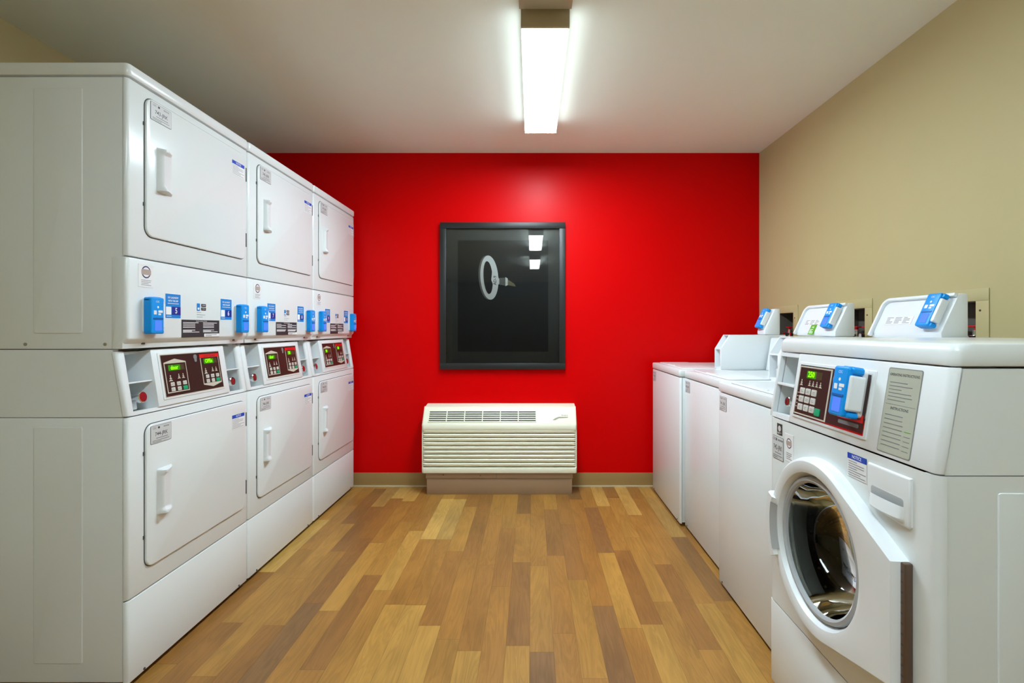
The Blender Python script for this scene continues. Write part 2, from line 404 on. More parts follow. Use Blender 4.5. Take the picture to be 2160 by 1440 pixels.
def app_icons(parent, M, p0, q0, n):
    o = MB()
    o.rrect(p0, p0+.018, q0+.030, q0+.058, .002, n, n+.0006, stick_b, M)
    o.rrect(p0+.004, p0+.014, q0+.034, q0+.042, .001, n+.0006, n+.0008, white, M)
    for k in range(2):
        o.rrect(p0+.026, p0+.054, q0+.032+k*.014, q0+.043+k*.014, .002, n, n+.0006, ink, M)
        o.lines(p0+.031, p0+.051, q0+.036+k*.014, q0+.040+k*.014, 1, n+.0006, white, M, th=.0016, seed=4)
    o.lines(p0, p0+.05, q0+.002, q0+.028, 3, n, inkg, M, th=.0014, seed=6)
    return o.build('app_icon_sticker', parent)
def instruction_label(parent, M, p0, p1, q0, q1, n, seed):
    o = MB(); w = p1-p0; h = q1-q0
    o.box(p0, p1, q0, q1, n, n+.0008, ink, M)
    o.text('DRYER INSTRUCTIONS', p0+w*.5, q1-h*.08, h*.08, n+.001, white, M, sx=1.2)
    for a, b2 in ((.03, .46), (.54, .97)):
        for c, k in ((.78, 2), (.60, 2), (.34, 3)):
            o.lines(p0+w*a, p0+w*b2, q0+h*(c-.07), q0+h*(c+.1), k, n+.0009, stick_w, M, th=h*.035, seed=seed+int(c*10))
    o.box(p0+w*.57, p1-.001, q0+.001, q0+h*.2, n+.0008, n+.0012, stick_w, M)
    o.lines(p0+w*.60, p1-w*.05, q0+h*.04, q0+h*.17, 2, n+.0013, inkg, M, th=h*.03, seed=seed)
    return o.build('instruction_label', parent, 'black label with white lines of print')
def coin_lock(parent, M, p, q, n_back, n_tip, rad=.0165, face=True):
    o = MB()
    T = M @ Matrix.Translation((p, q, 0))
    o.lathe([(0, n_back), (rad*.95, n_back), (rad*.95, n_tip-.012), (rad*1.15, n_tip-.012), (rad*1.15, n_tip-.002), (rad*1.0, n_tip), (rad*.78, n_tip), (rad*.78, n_tip-.003), (0, n_tip-.003)], chrome, T, 24)
    if face:
        o.lathe([(0, n_tip+.0005), (rad*.78, n_tip), (rad*.80, n_tip-.004)], lockred, T, 20)
        o.box(-.002, .002, -.006, .006, n_tip, n_tip+.0012, chrome, T)
    o.rrect(-rad*.8, rad*.8, -.038, -.008, .004, n_back, n_back+.045, silver, T, r=.003)
    return o.build('coin_box_lock', parent, 'chrome lock with a red face')
def grid_surface(o, nu, nv, fn, m, M):
    b = bmesh.new(); V = [[b.verts.new(fn(i/nu, j/nv)) for j in range(nv+1)] for i in range(nu+1)]
    for i in range(nu):
        for j in range(nv): b.faces.new((V[i][j], V[i+1][j], V[i+1][j+1], V[i][j+1]))
    bmesh.ops.recalc_face_normals(b, faces=b.faces)
    return o.merge(b, m, M)
def pull_handle(parent, M, p0, p1, q0, q1, n):
    """moulded pull: convex grip on the left, scooped out on the right"""
    W_, H_ = p1-p0, q1-q0
    def h(u, v):
        e = min(v, 1-v); edge = min(1, e/.03); rise = min(1, u/.16)
        rise = math.sin(rise*PI/2); cap = max(0, 1-e/(.16-.10*abs(u-.2)))
        inner = .017*(1-max(0, u-.16)/.84)**1.6+.001
        top = .026*(1-max(0, u-.3)/.7)**.7
        k = min(1, cap*2.2)
        return rise*edge*(inner*(1-k)+top*k)
    o = MB()
    # unclamped shape plus curved caps: scoop outline bows with u
    def fn(u, v):
        return Vector((p0+u*W_, q0+v*H_, n+h(u, v)))
    grid_surface(o, 26, 60, fn, plastic, M)
    return o.build('handle', parent, 'moulded white pull')

# ------------------------------------------------------------------ stacked dryers
SX, SZ0, SZ1 = -.034, .861, 1.075         # the console leans back from z0 to z1
ang = math.atan2(SX, SZ1-SZ0); CL = math.hypot(SX, SZ1-SZ0)
CON = frame((0, 0, SZ0), (0, 1, 0), (math.sin(ang), 0, math.cos(ang)), (math.cos(ang), 0, -math.sin(ang)))

def icon_stack(o, M, p, q, n, s=1.0):
    for k, (w_, h_) in enumerate(((.004, .004), (.007, .005), (.011, .005))):
        qq = q-k*.008*s
        o.poly([(p-w_*s, qq-h_*s/2), (p+w_*s, qq-h_*s/2), (p, qq+h_*s)], n, n+.0003, bez, M)
def keypad(parent, M, p0, p1, q0, q1, n, peak, disp, banner):
    """one half of the brown control panel: outline, display, buttons"""
    cp = (p0+p1)/2; w = p1-p0
    o = MB(); t = .0035
    if peak > 0: out = [(p0, q0), (p1, q0), (p1, q1), (cp, q1+.012), (p0, q1)]; inn = [(p0+t, q0+t), (p1-t, q0+t), (p1-t, q1-.004), (p0+t, q1-.004)]
    else: out = [(p0, q0), (cp, q0-.012), (p1, q0), (p1, q1), (p0, q1)]; inn = [(p0+t, q0+.004), (p1-t, q0+.004), (p1-t, q1-t), (p0+t, q1-t)]
    o.poly(out, n, n+.0008, bez, M); o.poly(inn, n+.0006, n+.0012, brown, M)
    icon_stack(o, M, p0+w*.2, q0+.060, n+.0012)
    for i in range(2): icon_stack(o, M, p0+w*(.58+.2*i), q0+.062, n+.0012, .8)
    if banner:
        o.box(p0-.004, p1+.002, q1-.006, q1+.008, n+.001, n+.0016, redt, M); o.text('Speed Queen', cp, q1+.001, .012, n+.0018, ink, M, sx=1.1)
    k = o.build('keypad', parent, 'cream outlined keypad')
    o = MB(); a, b_ = p0+w*.16, p1-w*.12
    o.box(a, b_, q1-.030, q1-.010, n+.0012, n+.0016, ledoff, M)
    e = a+(b_-a)*(.74 if len(disp) > 2 else .5)
    o.box(a, e, q1-.030, q1-.010, n+.0014, n+.0018, ledbg, M); o.text(disp, (a+e)/2, q1-.020, .021, n+.0020, led, M, sx=.9 if len(disp) > 3 else 1.0, bold=.02)
    o.build('display', k, 'display with lit green characters')
    for i in range(3):
        for j in range(2):
            o = MB(); g = (i == 2 and j == 0); c = p0+w*(.24+.28*i); r_ = q0+.012+j*.018; s_ = .0095 if not g else .0115
            o.rrect(c-s_, c+s_, r_-.007, r_+.007, .002, n+.001, n+.003, gbtn if g else btn, M, r=.0008)
            if not g: o.lines(c-s_*.6, c+s_*.6, r_-.003, r_+.003, 2, n+.003, inkg, M, th=.001, seed=i+j)
            o.build('button', k, 'green start button' if g else None)

def stacked_dryer(Y0, label, nums, plates, disp):
    W = .683; t = thing('stacked_dryer', label, 'dryer', (-1.268, Y0, 0), 0, 'stacked tumble dryers along the left wall')
    D = -.70
    # body shell, in three tiers
    o = MB()
    o.prism([(-.016, .03), (-.016, SZ0-.001), (D, SZ0-.001), (D, .03)], .002, W-.002, enamel, rh=.003)
    o.prism([(-.15, SZ0+.001), (-.15, SZ1-.001), (D, SZ1-.001), (D, SZ0+.001)], .002, W-.002, enamel)
    for yy in ((.002, .030), (W-.030, W-.002)):
        o.prism([(-.0165, SZ0+.001), (-.0185+SX, SZ1-.001), (-.15, SZ1-.001), (-.15, SZ0+.001)], yy[0], yy[1], enamel)
    o.prism([(-.016, SZ1+.001), (-.016, 1.930), (D, 1.930), (D, SZ1+.001)], .002, W-.002, enamel, rh=.003)
    # embossed panel ribs on both sides
    for z0, z1 in ((1.125, 1.895), (.09, .832)):
        for M_ in (frame((0, .002, 0), (1, 0, 0), (0, 0, 1), (0, -1, 0)),):
            o.rrect(-.294, -.141, z0, z1, .006, 0, .0022, enamel, M_, r=.002)
    for pz in (1.091,):
        for px in (-.07, -.32): o.ell(px, pz, .005, .005, 0, .002, steel, frame((0, .002, 0), (1, 0, 0), (0, 0, 1), (0, -1, 0)), 12)
    for yy in (.06, W-.06):
        for xx in (-.08, D+.08): o.cyl((xx, yy, .016), (0, 0, 1), .022, .032, rubber)
    o.build('cabinet', t)
    o = MB(); o.prism([(.004, 1.934), (.004, 1.976), (D, 1.976), (D, 1.934)], -.001, W+.001, enamel, rv=.016, rh=.008); o.build('top_panel', t)
    o = MB(); o.prism([(0, .022), (0, .281), (-.014, .281), (-.014, .022)], 0, W, enamel, rv=.013, rh=.003)
    for yy in (.07, W-.07): o.ell(yy, .030, .004, .004, .001, .003, gap, FR, 12)
    o.build('access_panel', t)
    o = MB(); o.prism([(0, .285), (0, .8595), (-.014, .8595), (-.014, .285)], 0, W, enamel, rv=.013, rh=.004); o.build('front_panel', t)
    o = MB(); o.prism([(0, 1.370), (0, 1.930), (-.014, 1.930), (-.014, 1.370)], 0, W, enamel, rv=.013, rh=.004); o.build('front_panel', t)
    # upper control panel with bevelled lower edge
    o = MB(); o.prism([(0, 1.108), (0, 1.366), (-.05, 1.366), (-.05, 1.077), (-.030, 1.077)], 0, W, enamel, rv=.013, rh=.004)
    for yy in (.085, W-.085): o.rrect(yy-.006, yy+.006, 1.088, 1.094, .002, -.016, -.012, gap, FR)
    cp = o.build('control_panel', t)
    o = MB(); crest_label(o, FR, .045, .112, 1.276, 1.350, .0002); o.build('crest_label', cp, 'white label with a round crest')
    app_sticker(cp, FR, .165, .246, 1.175, 1.264, .0002, nums[0]); app_sticker(cp, FR, .480, .561, 1.175, 1.264, .0002, nums[1])
    app_icons(cp, FR, .335, 1.178, .0002)
    instruction_label(cp, FR, .250, .474, 1.108, 1.173, .0002, int(plates[0][:3]))
    for yy in (.093, .614): card_reader(t, FR @ Matrix.Translation((yy, 1.183, 0)), dk=.72)
    # slanting console: frame, pockets at both ends, raised centre
    o = MB(); q1 = CL-.006; qa = 0.002
    o.prism([(0, SZ0+.002), (SX*.97, SZ1-.008), (-.016+SX, SZ1-.008), (-.0155, SZ0+.002)], 0, .036, plastic, rv=.012, rh=.003, thr=.5)
    o.prism([(0, SZ0+.002), (SX*.97, SZ1-.008), (-.016+SX, SZ1-.008), (-.0155, SZ0+.002)], W-.036, W, plastic, rv=.012, rh=.003, thr=.5)
    o.box(.02, W-.02, qa, .014, -.11, 0, plastic, CON)
    o.box(.134, .546, .012, q1, -.10, .006, plastic, CON, r=.004)
    o.box(.02, W-.02, .01, q1, -.105, -.092, plastic, CON); o.box(.02, W-.02, q1-.006, q1, -.10, -.035, plastic, CON)
    for a, b_ in ((.03, .137), (.543, .654)):
        o.box(a, b_, .104, .109, -.10, -.004, plastic, CON, r=.001)
        o.box(a+.05, a+.053, .012, q1, -.10, -.085, grey, CON)
    co = o.build('console', t)
    o = MB(); n = .0055
    o.rrect(.160, .512, .032, .196, .003, n-.001, n+.0030, plastic, CON, r=.002)
    o.box(.168, .504, .038, .190, n+.001, n+.0034, bez, CON); o.box(.171, .501, .041, .187, n+.002, n+.0038, brown, CON)
    pn = o.build('control_display_panel', co, 'brown control panel in a white rim'); n += .004
    o = MB(); o.ell(.352, .172, .010, .010, n, n+.0004, inkg, CON, 20); o.ell(.352, .160, .007, .007, n, n+.0004, inkg, CON, 20); o.build('round_emblem', pn)
    keypad(pn, CON, .180, .294, .052, .160, n, 1, disp[0], False); keypad(pn, CON, .378, .492, .062, .172, n, -1, disp[1], True)
    coin_lock(co, CON, .092, .056, -.09, -.010); coin_lock(co, CON, .604, .056, -.09, -.010)
    # doors
    for z0, z1, plate, hz in ((1.441, 1.904, plates[0], (1.60, 1.75)), (.352, .826, plates[1], (.513, .668))):
        o = MB(); o.rrect(.069, .659, z0, z1, .034, -.001, .0012, gap, FR)
        o.rrect(.0715, .6565, z0+.0025, z1-.0025, .032, 0, .0075, enamel, FR, r=.004)
        d = o.build('door', t)
        pull_handle(d, FR, .117, .190, hz[0], hz[1], .0073)
        o = MB(); door_plate(o, FR, .088, .186, z1-.070, z1-.010, .0076, plate); o.build('door_plate', d, 'silver label reading '+plate)
        o = MB(); notice_label(o, FR, .552, .642, z1-.112, z1-.052, .0076); o.build('notice_label', d, 'white NOTICE label with a blue heading')
        for hq in (z1-.115, z0+.06):
            o = MB(); o.box(.6555, .6625, hq, hq+.060, 0, .008, gap, FR, r=.001); o.build('hinge', d, 'dark hinge')
        for hq in (z1-.10, z0+.10):
            o = MB(); o.box(.0655, .0700, hq, hq+.012, 0, .003, gap, FR); o.build('door_catch', d)
    return t
P = 1376/1085
for i, (lb, nums, plates, disp) in enumerate((
        ('nearest white stacked dryer, blue stickers 5 and 6, grey side panel in view', ('5', '6'), ('743-JRK', '744-JRK'), ('door', 'OPEn')),
        ('middle white stacked dryer of the left row, blue stickers 7 and 8', ('7', '8'), ('745-JRK', '746-JRK'), ('door', '50')),
        ('farthest white stacked dryer beside the red wall, blue stickers 9 and 10', ('9', '10'), ('747-JRK', '748-JRK'), ('50', '50')))):
    stacked_dryer(1.611+i*.686, lb, nums, plates, disp)

# ------------------------------------------------------------------ top-loading washers
def top_washer(X0, YF, W, label, plate, long_hood):
    t = thing('top_load_washer', label, 'washing machine', (X0, YF, 0), PI, 'top loading washers along the right wall')
    D = -.66; T0, T1 = .859, .902
    o = MB(); o.prism([(-.014, .022), (-.014, T0-.001), (D, T0-.001), (D, .022)], .002, W-.002, enamel, rh=.003)
    for yy in (.06, W-.06):
        for xx in (-.08, D+.08): o.cyl((xx, yy, .012), (0, 0, 1), .022, .024, rubber)
    o.build('cabinet', t)
    o = MB(); o.prism([(0, .015), (0, T0-.002), (-.013, T0-.002), (-.013, .015)], 0, W, enamel, rv=.012, rh=.003)
    for yy in (.05, W-.05): o.ell(yy, .026, .004, .004, .001, .003, gap, FR, 12)
    fp = o.build('front_panel', t)
    o = MB(); door_plate(o, FR, .018, .098, T0-.078, T0-.016, .0003, plate); o.build('door_plate', fp, 'small silver identification label')
    o = MB(); o.prism([(.003, T0+.002), (.003, T1), (D, T1), (D, T0+.002)], 0, W, enamel, rv=.014, rh=.007); tp = o.build('top_panel', t)
    UP = frame((0, 0, T1), (1, 0, 0), (0, 1, 0), (0, 0, 1))
    o = MB(); o.rrect(-.235, -.030, .05, W-.05, .03, -.001, .0008, gap, UP); o.rrect(-.2335, -.0315, .0515, W-.0515, .03, 0, .006, enamel, UP, r=.004)
    o.rrect(-.05, -.038, W/2-.07, W/2+.07, .005, .005, .010, enamel, UP, r=.002)
    o.build('lid', t)
    # rear console and meter case at the near end
    o = MB(); o.prism([(-.46, T1), (-.49, 1.088), (-.60, 1.088), (-.60, T1)], .01, W-.10, plastic, rh=.006); o.build('rear_console', t)
    prof = [(-.237, T1), (-.237, 1.022), (-.288, 1.104), (-.61, 1.104), (-.61, T1)]
    o = MB(); m0, m1 = W-.103, W
    o.prism(prof, m1-.018, m1, plastic, rh=.002); o.prism(prof, m0, m0+.006, plastic, rh=.001)
    inner = [(-.297, T1), (-.297, 1.022), (-.345, 1.100), (-.60, 1.100), (-.60, T1)]
    o.prism(inner, m0+.003, m1-.003, plastic)
    o.box(m0+.003, m1-.003, 1.018, 1.024, -.34, -.239, plastic, FR)
    o.box(m0+.003, m1-.003, 1.099, 1.104, -.40, -.290, plastic, FR)
    o.box(m0+.003, m1-.003, T1, .914, -.30, -.239, plastic, FR)
    mc = o.build('meter_case', t)
    coin_lock(mc, FR, (m0+m1)/2-.006, .962, -.30, -.262)
    if long_hood: h0, h1 = W-.345, W-.002
    else: h0, h1 = W-.103, W-.002
    xb, xt, bk = -.490, -.549, -.580
    o = MB(); o.prism([(xb, 1.1045), (xb, 1.128), (xt, 1.255), (bk, 1.255), (bk, 1.1045)], h0, h1, plastic, rh=.007)
    hd = o.build('reader_hood', t)
    a2 = math.atan2(xt-xb, 1.255-1.128); HL = math.hypot(xt-xb, 1.255-1.128)
    HM = frame((xb, h0, 1.128), (0, 1, 0), (math.sin(a2), 0, math.cos(a2)), (math.cos(a2), 0, -math.sin(a2)))
    hw = h1-h0
    if long_hood:
        o = MB()
        # raised rim round the far end and the top
        pts_o, pts_i = [], []
        R1, R2 = .035, .026
        for k in range(9):
            a_ = PI - k*(PI/2)/8
            pts_o.append((R1+R1*math.cos(a_)+.001, HL-.002-R1+R1*math.sin(a_))); pts_i.append((.012+R2+R2*math.cos(a_), HL-.014-R2+R2*math.sin(a_)))
        ring = [(.001, -.018)] + pts_o + [(hw-.003, HL-.002), (hw-.003, HL-.014)] + pts_i[::-1] + [(.013, -.018)]
        o.poly(ring[::-1], 0, .012, plastic, HM, r=.003); o.build('hood_rim', hd)
        o = MB(); o.box(.055, .19, .030, .062, .0004, .0012, stick_w, HM)
        for k in range(3): o.lines(.06+k*.043, .095+k*.043, .033, .060, 5, .0014, inkg, HM, th=.002, seed=k+3)
        o.build('fine_print_label', hd, 'pale label with grey print')
        if long_hood == 'green':
            o = MB(); o.box(.125, .173, -.018, .034, .0010, .0018, green_s, HM)
            o.text('HE', .149, .020, .014, .002, white, HM, bold=.02); o.lines(.131, .168, -.014, .010, 4, .002, white, HM, th=.003, seed=9)
            o.build('green_sticker', hd, 'green sticker with white print')
        o = MB(); o.cyl((.006, .0, .004), (-1, 0, 0), .005, .012, rust, 12, M=HM); o.build('screw', hd)
    card_reader(hd, HM @ Matrix.Translation((hw-.054 if long_hood else hw/2-.002, HL*.50, 0)), dk=.74)
    return t
top_washer(.853, 3.635, .67, 'farthest white top loading washer, its end beside the red wall', '739-JRK', None)
top_washer(.878, 2.958, .64, 'middle white top loading washer, its rear hood with a green sticker', '740-JRK', 'green')
top_washer(.838, 2.312, .645, 'white top loading washer next behind the front loader with round glass door', '741-JRK', 'plain')

# ------------------------------------------------------------------ front-loading washer
def front_washer():
    W = .683; t = thing('front_load_washer', 'white front loading washer with round glass door in the right foreground', 'washing machine', (.765, 1.655, 0), PI)
    D = -.70
    sidef = frame((0, W-.002, 0), (-1, 0, 0), (0, 0, 1), (0, 1, 0))
    o = MB()
    # hollow shell so the drum can be seen through the door
    for y0, y1 in ((.002, .022), (W-.022, W-.002)): o.prism([(-.016, .03), (-.016, SZ0-.001), (D, SZ0-.001), (D, .03)], y0, y1, enamel)
    o.box(.002, W-.002, .03, .05, D, -.016, enamel, FR); o.box(.01, W-.01, .05, SZ0, D, D+.02, enamel, FR)
    o.prism([(-.15, SZ0+.001), (-.15, 1.064), (D, 1.064), (D, SZ0+.001)], .002, W-.002, enamel)
    for y0, y1 in ((.002, .013), (W-.030, W-.002)):
        o.prism([(-.0165, SZ0+.001), (-.0185+SX, 1.064), (-.15, 1.064), (-.15, SZ0+.001)], y0, y1, enamel)
    o.rrect(.117, .30, .09, .829, .006, 0, .0022, enamel, sidef, r=.002)
    for yy in (.06, W-.06):
        for xx in (-.08, D+.08): o.cyl((xx, yy, .016), (0, 0, 1), .022, .032, rubber)
    o.build('cabinet', t)
    o = MB(); o.prism([(-.030, 1.068), (-.034, 1.100), (-.045, 1.112), (D, 1.112), (D, 1.068)], -.001, W+.001, enamel, rv=.02, rh=.005, thr=.4); o.build('top_panel', t)
    # front panel with round opening
    z0, z1 = .284, .8605; cpz = (.306, .565); RH = .185; a, b_ = .03, W-.03
    o = MB(); bb = bmesh.new(); NN = 96; lo = []
    for k in range(NN):
        an = 2*PI*k/NN; c, s = math.cos(an), math.sin(an)
        tx = ((b_-cpz[0]) if c > 0 else (a-cpz[0]))/c if abs(c) > 1e-9 else 1e9
        tz = ((z1-cpz[1]) if s > 0 else (z0-cpz[1]))/s if abs(s) > 1e-9 else 1e9
        tt = min(tx, tz); lo.append([cpz[0]+c*tt, cpz[1]+s*tt])
    for cx in (a, b_):
        for cz in (z0, z1):
            k = min(range(NN), key=lambda i: (lo[i][0]-cx)**2+(lo[i][1]-cz)**2); lo[k] = [cx, cz]
    Vo = [bb.verts.new((p[0], p[1], 0)) for p in lo]; Vi = [bb.verts.new((cpz[0]+RH*math.cos(2*PI*k/NN), cpz[1]+RH*math.sin(2*PI*k/NN), 0)) for k in range(NN)]
    Vb = [bb.verts.new((v.co.x, v.co.y, -.03)) for v in Vi]
    for k in range(NN):
        j = (k+1) % NN; bb.faces.new((Vo[k], Vo[j], Vi[j], Vi[k])); bb.faces.new((Vi[k], Vi[j], Vb[j], Vb[k]))
    o.merge(bb, enamel, FR)
    for y0, y1 in ((0, a+.0005), (b_-.0005, W)):
        bb = MB()
    def strip(y0, y1, left):
        b2 = bmesh.new(); prof = []
        r = .02
        c0 = y0+r if left else y1-r
        for k in range(7):
            an = (PI - k*PI/12) if left else (0 + k*PI/12)
            prof.append((-r+r*math.sin(an), c0+r*math.cos(an)))
        far = y1 if left else y0
        pts = [(-.016 if prof[0][0] > -.016 else prof[0][0], prof[0][1])] + prof + [(0, far), (-.014, far), (-.02, prof[0][1] + (.004 if left else -.004))]
        A = [b2.verts.new((x, y, z0)) for x, y in pts]; B = [b2.verts.new((x, y, z1)) for x, y in pts]
        b2.faces.new(A); b2.faces.new(B); n_ = len(pts)
        for i in range(n_): b2.faces.new((A[i], A[(i+1) % n_], B[(i+1) % n_], B[i]))
        bmesh.ops.remove_doubles(b2, verts=b2.verts, dist=1e-5)
        bmesh.ops.recalc_face_normals(b2, faces=b2.faces); o.merge(b2, enamel)
    strip(0, a, True); strip(b_, W, False)
    fp = o.build('front_panel', t)
    o = MB(); o.prism([(0, .022), (0, .281), (-.014, .281), (-.014, .022)], 0, W, enamel, rv=.013, rh=.003); o.build('access_panel', t)
    # labels on the front
    o = MB(); door_plate(o, FR, .024, .092, .735, .806, .0003, '742-JRK'); o.build('door_plate', fp, 'silver label reading 742-JRK')
    o = MB(); o.box(.052, .084, .812, .847, .0003, .001, ink, FR); o.ell(.068, .832, .009, .009, .001, .0013, silver, FR, 16); o.lines(.055, .081, .815, .821, 2, .0011, silver, FR, th=.0016); o.build('black_emblem_label', fp)
    o = MB(); crest_label(o, FR, .102, .152, .745, .826, .0003); o.build('crest_label', fp, 'white label with a round crest')
    o = MB(); notice_label(o, FR, .410, .480, .786, .842, .0003); o.build('notice_label', fp, 'white NOTICE label with a blue heading')
    # soap drawer
    o = MB()
    pts = [(.490, .838), (.490, .775), (.500, .757), (.52, .746), (.55, .739), (.59, .735), (.617, .734), (.622, .740), (.622, .838)]
    o.poly(pts, -.002, .006, plastic, FR, r=.005)
    dr = o.build('detergent_drawer', t)
    o = MB(); o.rrect(.504, .604, .756, .792, .006, .0055, .0066, grey, FR, r=.0005)
    grid_surface(o, 20, 10, lambda u, v: Vector((.500+u*.108, .744+v*.032, .006+.014*(math.sin(u*PI)**.4)*(1-v*.55)*min(1, .25+v*4))), plastic, FR)
    o.build('drawer_pull', dr, 'hollow pull with a pale lip')
    # drum seen through the door
    DM = FR @ Matrix.Translation((cpz[0], cpz[1], 0))
    o = MB(); o.lathe([(.183, -.015), (.186, -.04), (.20, -.05), (.245, -.052), (.25, -.08), (.25, -.46), (.2, -.50), (0, -.50)], drumm, DM, 72)
    for k in range(3):
        an = k*2*PI/3+.5
        pr = [(.255*math.cos(an+d), .255*math.sin(an+d)) for d in (-.16, -.08, 0, .08, .16)]
        rr = [.25, .215, .195, .215, .25]
        bq = bmesh.new(); A = [bq.verts.new((r*math.cos(an+d), r*math.sin(an+d), -.07)) for r, d in zip(rr, (-.16, -.07, 0, .07, .16))]
        B = [bq.verts.new((v.co.x, v.co.y, -.47)) for v in A]
        for i in range(4): bq.faces.new((A[i], A[i+1], B[i+1], B[i]))
        bq.faces.new(A); o.merge(bq, drumm, DM)
    for q_ in range(16):
        for k in range(30):
            an = 2*PI*k/30+(q_ % 2)*.1; rr = .2485
            T = DM @ Matrix.Rotation(an, 4, 'Z') @ Matrix.Translation((rr, 0, -.10-.022*q_)) @ Matrix.Rotation(-PI/2, 4, 'Y')
            o.poly([(.004*math.cos(2*PI*i/6), .004*math.sin(2*PI*i/6)) for i in range(6)], 0, .0005, gap, T)
    o.build('drum', t, 'stainless drum with lifting ribs')
    o = MB(); o.lathe([(.186, .0), (.190, -.03), (.205, -.045), (.19, -.055), (.178, -.05), (.172, -.03), (.176, -.01)], rubber, DM, 72); o.build('door_seal', t, 'grey rubber seal')
    # door: ring that runs out into the hinge on the right
    cx, cz = cpz; R = .232; hx = .613; hz0, hz1 = .405, .668
    def tangent(px, pz, up):
        dx, dz = px-cx, pz-cz; d = math.hypot(dx, dz); base_ = math.atan2(dz, dx); off = math.acos(R/d)
        return base_+off if up else base_-off
    au, al = tangent(hx, hz1, True), tangent(hx, hz0, False)
    out = [(hx, hz0), (hx, hz1)]; n_ = 60
    for k in range(n_+1):
        an = au+(2*PI+al-au)*k/n_; out.append((cx+R*math.cos(an), cz+R*math.sin(an)))
    bd = bmesh.new(); NI = len(out); tot = NI
    # resample the outline by angle so it pairs with the round opening
    def ray(an):
        c, s = math.cos(an), math.sin(an); best = 0
        for i in range(NI):
            x1, y1 = out[i][0]-cx, out[i][1]-cz; x2, y2 = out[(i+1) % NI][0]-cx, out[(i+1) % NI][1]-cz
            den = c*(y2-y1)-s*(x2-x1)
            if abs(den) < 1e-12: continue
            tt = (x1*(y2-y1)-y1*(x2-x1))/den; uu = (x1*s-y1*c)/den
            if tt > 0 and -1e-6 <= uu <= 1+1e-6: best = max(best, tt)
        return best
    angs = sorted([2*PI*k/144 for k in range(144)] + [math.atan2(hz1-cz, hx-cx) % (2*PI), math.atan2(hz0-cz, hx-cx) % (2*PI)])
    loops = []
    h0 = math.radians(158); h1 = math.radians(203)       # the hand-hold gap on the left side
    spec = [(1.0, .000), (1.0, .016), (.985, .027), (.955, .033), (None, .034, .205), (None, .030, .192), (None, .012, .183), (None, -.004, .180)]
    for an in angs:
        ro = ray(an); row = []
        inh = h0 < an < h1
        for sp in spec:
            if sp[0] is not None:
                rr, nn = ro*sp[0] if ro < .24 else ro-(1-sp[0])*.232, sp[1]
            else: rr, nn = sp[2], sp[1]
            row.append(bd.verts.new((rr*math.cos(an), rr*math.sin(an), nn)))
        loops.append(row)
    for i in range(len(angs)):
        A, B = loops[i], loops[(i+1) % len(angs)]
        for j in range(len(spec)-1): bd.faces.new((A[j], B[j], B[j+1], A[j+1]))
    bmesh.ops.recalc_face_normals(bd, faces=bd.faces)
    o = MB(); o.merge(bd, plastic, DM)
    dr = o.build('door', t)
    # hand-hold block on the left of the ring
    o = MB(); HA, HB = math.radians(161), math.radians(208)
    o.lathe([(.200, .030), (.212, .043), (.236, .043), (.243, .034), (.243, .004), (.232, .0)], plastic, DM, 20, HA, HB)
    o.lathe([(.1935, .0315), (.2005, .0345), (.212, .0445), (.2125, .043)], grey, DM, 20, HA+.08, HB-.08)
    o.build('door_handle', dr, 'curved white hand hold')
    o = MB(); o.lathe([(.181, .012), (.178, .020), (.170, .022), (.164, .018), (.164, .004), (.175, .0)], grey, DM, 96); o.build('glass_rim', dr, 'grey rim round the glass')
    o = MB(); o.lathe([(.168, .016), (.165, .014), (.158, -.01), (.150, -.05), (.135, -.085), (.11, -.105), (.07, -.116), (.03, -.119), (0, -.12)], bowlg, DM, 96); o.build('glass_bowl', dr, 'clear bowl shaped glass')
    o = MB(); o.box(hx-.003, hx+.011, hz0, hz1, .0, .018, rust, FR, r=.003)
    for k in range(12): o.box(hx+.001, hx+.007, hz0+.012+k*.021, hz0+.016+k*.021, .0175, .0185, gap, FR)
    o.build('hinge', dr, 'long bronze coloured hinge')
    # console
    o = MB(); TZ = 1.066; q1 = CL-.010
    prof = [(0, SZ0+.002), (SX*.95, TZ), (-.016+SX, TZ), (-.0155, SZ0+.002)]
    o.prism(prof, 0, .014, plastic, rh=.003); o.prism([(0, SZ0+.002), (SX*.95, TZ), (-.016+SX, TZ), (-.0155, SZ0+.002)], .112, W, plastic, rv=.015, rh=.003, thr=.5); o.prism([(-.014, SZ0+.003), (-.014+SX, TZ-.001), (-.14, TZ-.001), (-.14, SZ0+.003)], .1125, W-.031, plastic)
    o.box(.004, .12, .002, .016, -.10, -.001, plastic, CON); o.box(.004, .12, q1-.012, q1, -.10, -.001, plastic, CON)
    o.box(.004, .12, .01, q1, -.10, -.075, plastic, CON)
    o.box(.010, .114, .104, .112, -.09, -.002, plastic, CON, r=.001)
    co = o.build('console', t)
    coin_lock(co, CON, .070, .058, -.075, -.012, .013)
    o = MB(); o.rrect(.050, .078, .118, .185, .003, -.076, -.068, chrome, CON, r=.001); o.box(.061, .066, .125, .168, -.068, -.064, gap, CON); o.cyl((.0635, .176, -.062), (0, 0, 1), .006, .012, chrome, 12, M=CON)
    o.build('coin_slot', co, 'chrome coin slot plate')
    n = .0005
    o = MB(); o.rrect(.138, .474, .022, .184, .004, -.001, n+.003, plastic, CON, r=.002)
    o.box(.148, .464, .030, .176, n+.001, n+.0036, chrome, CON); o.box(.151, .461, .034, .173, n+.002, n+.0040, brown, CON)
    pn = o.build('control_display_panel', co, 'brown control panel in a white rim')
    n = .0045; o = MB(); o.box(.151, .310, .034, .173, n, n+.0006, bez, CON); o.box(.154, .304, .038, .169, n+.0004, n+.001, brown, CON)
    icon_stack(o, CON, .170, .132, n+.0012, .8)
    for i in range(4): icon_stack(o, CON, .212+i*.018, .132, n+.0012, .7)
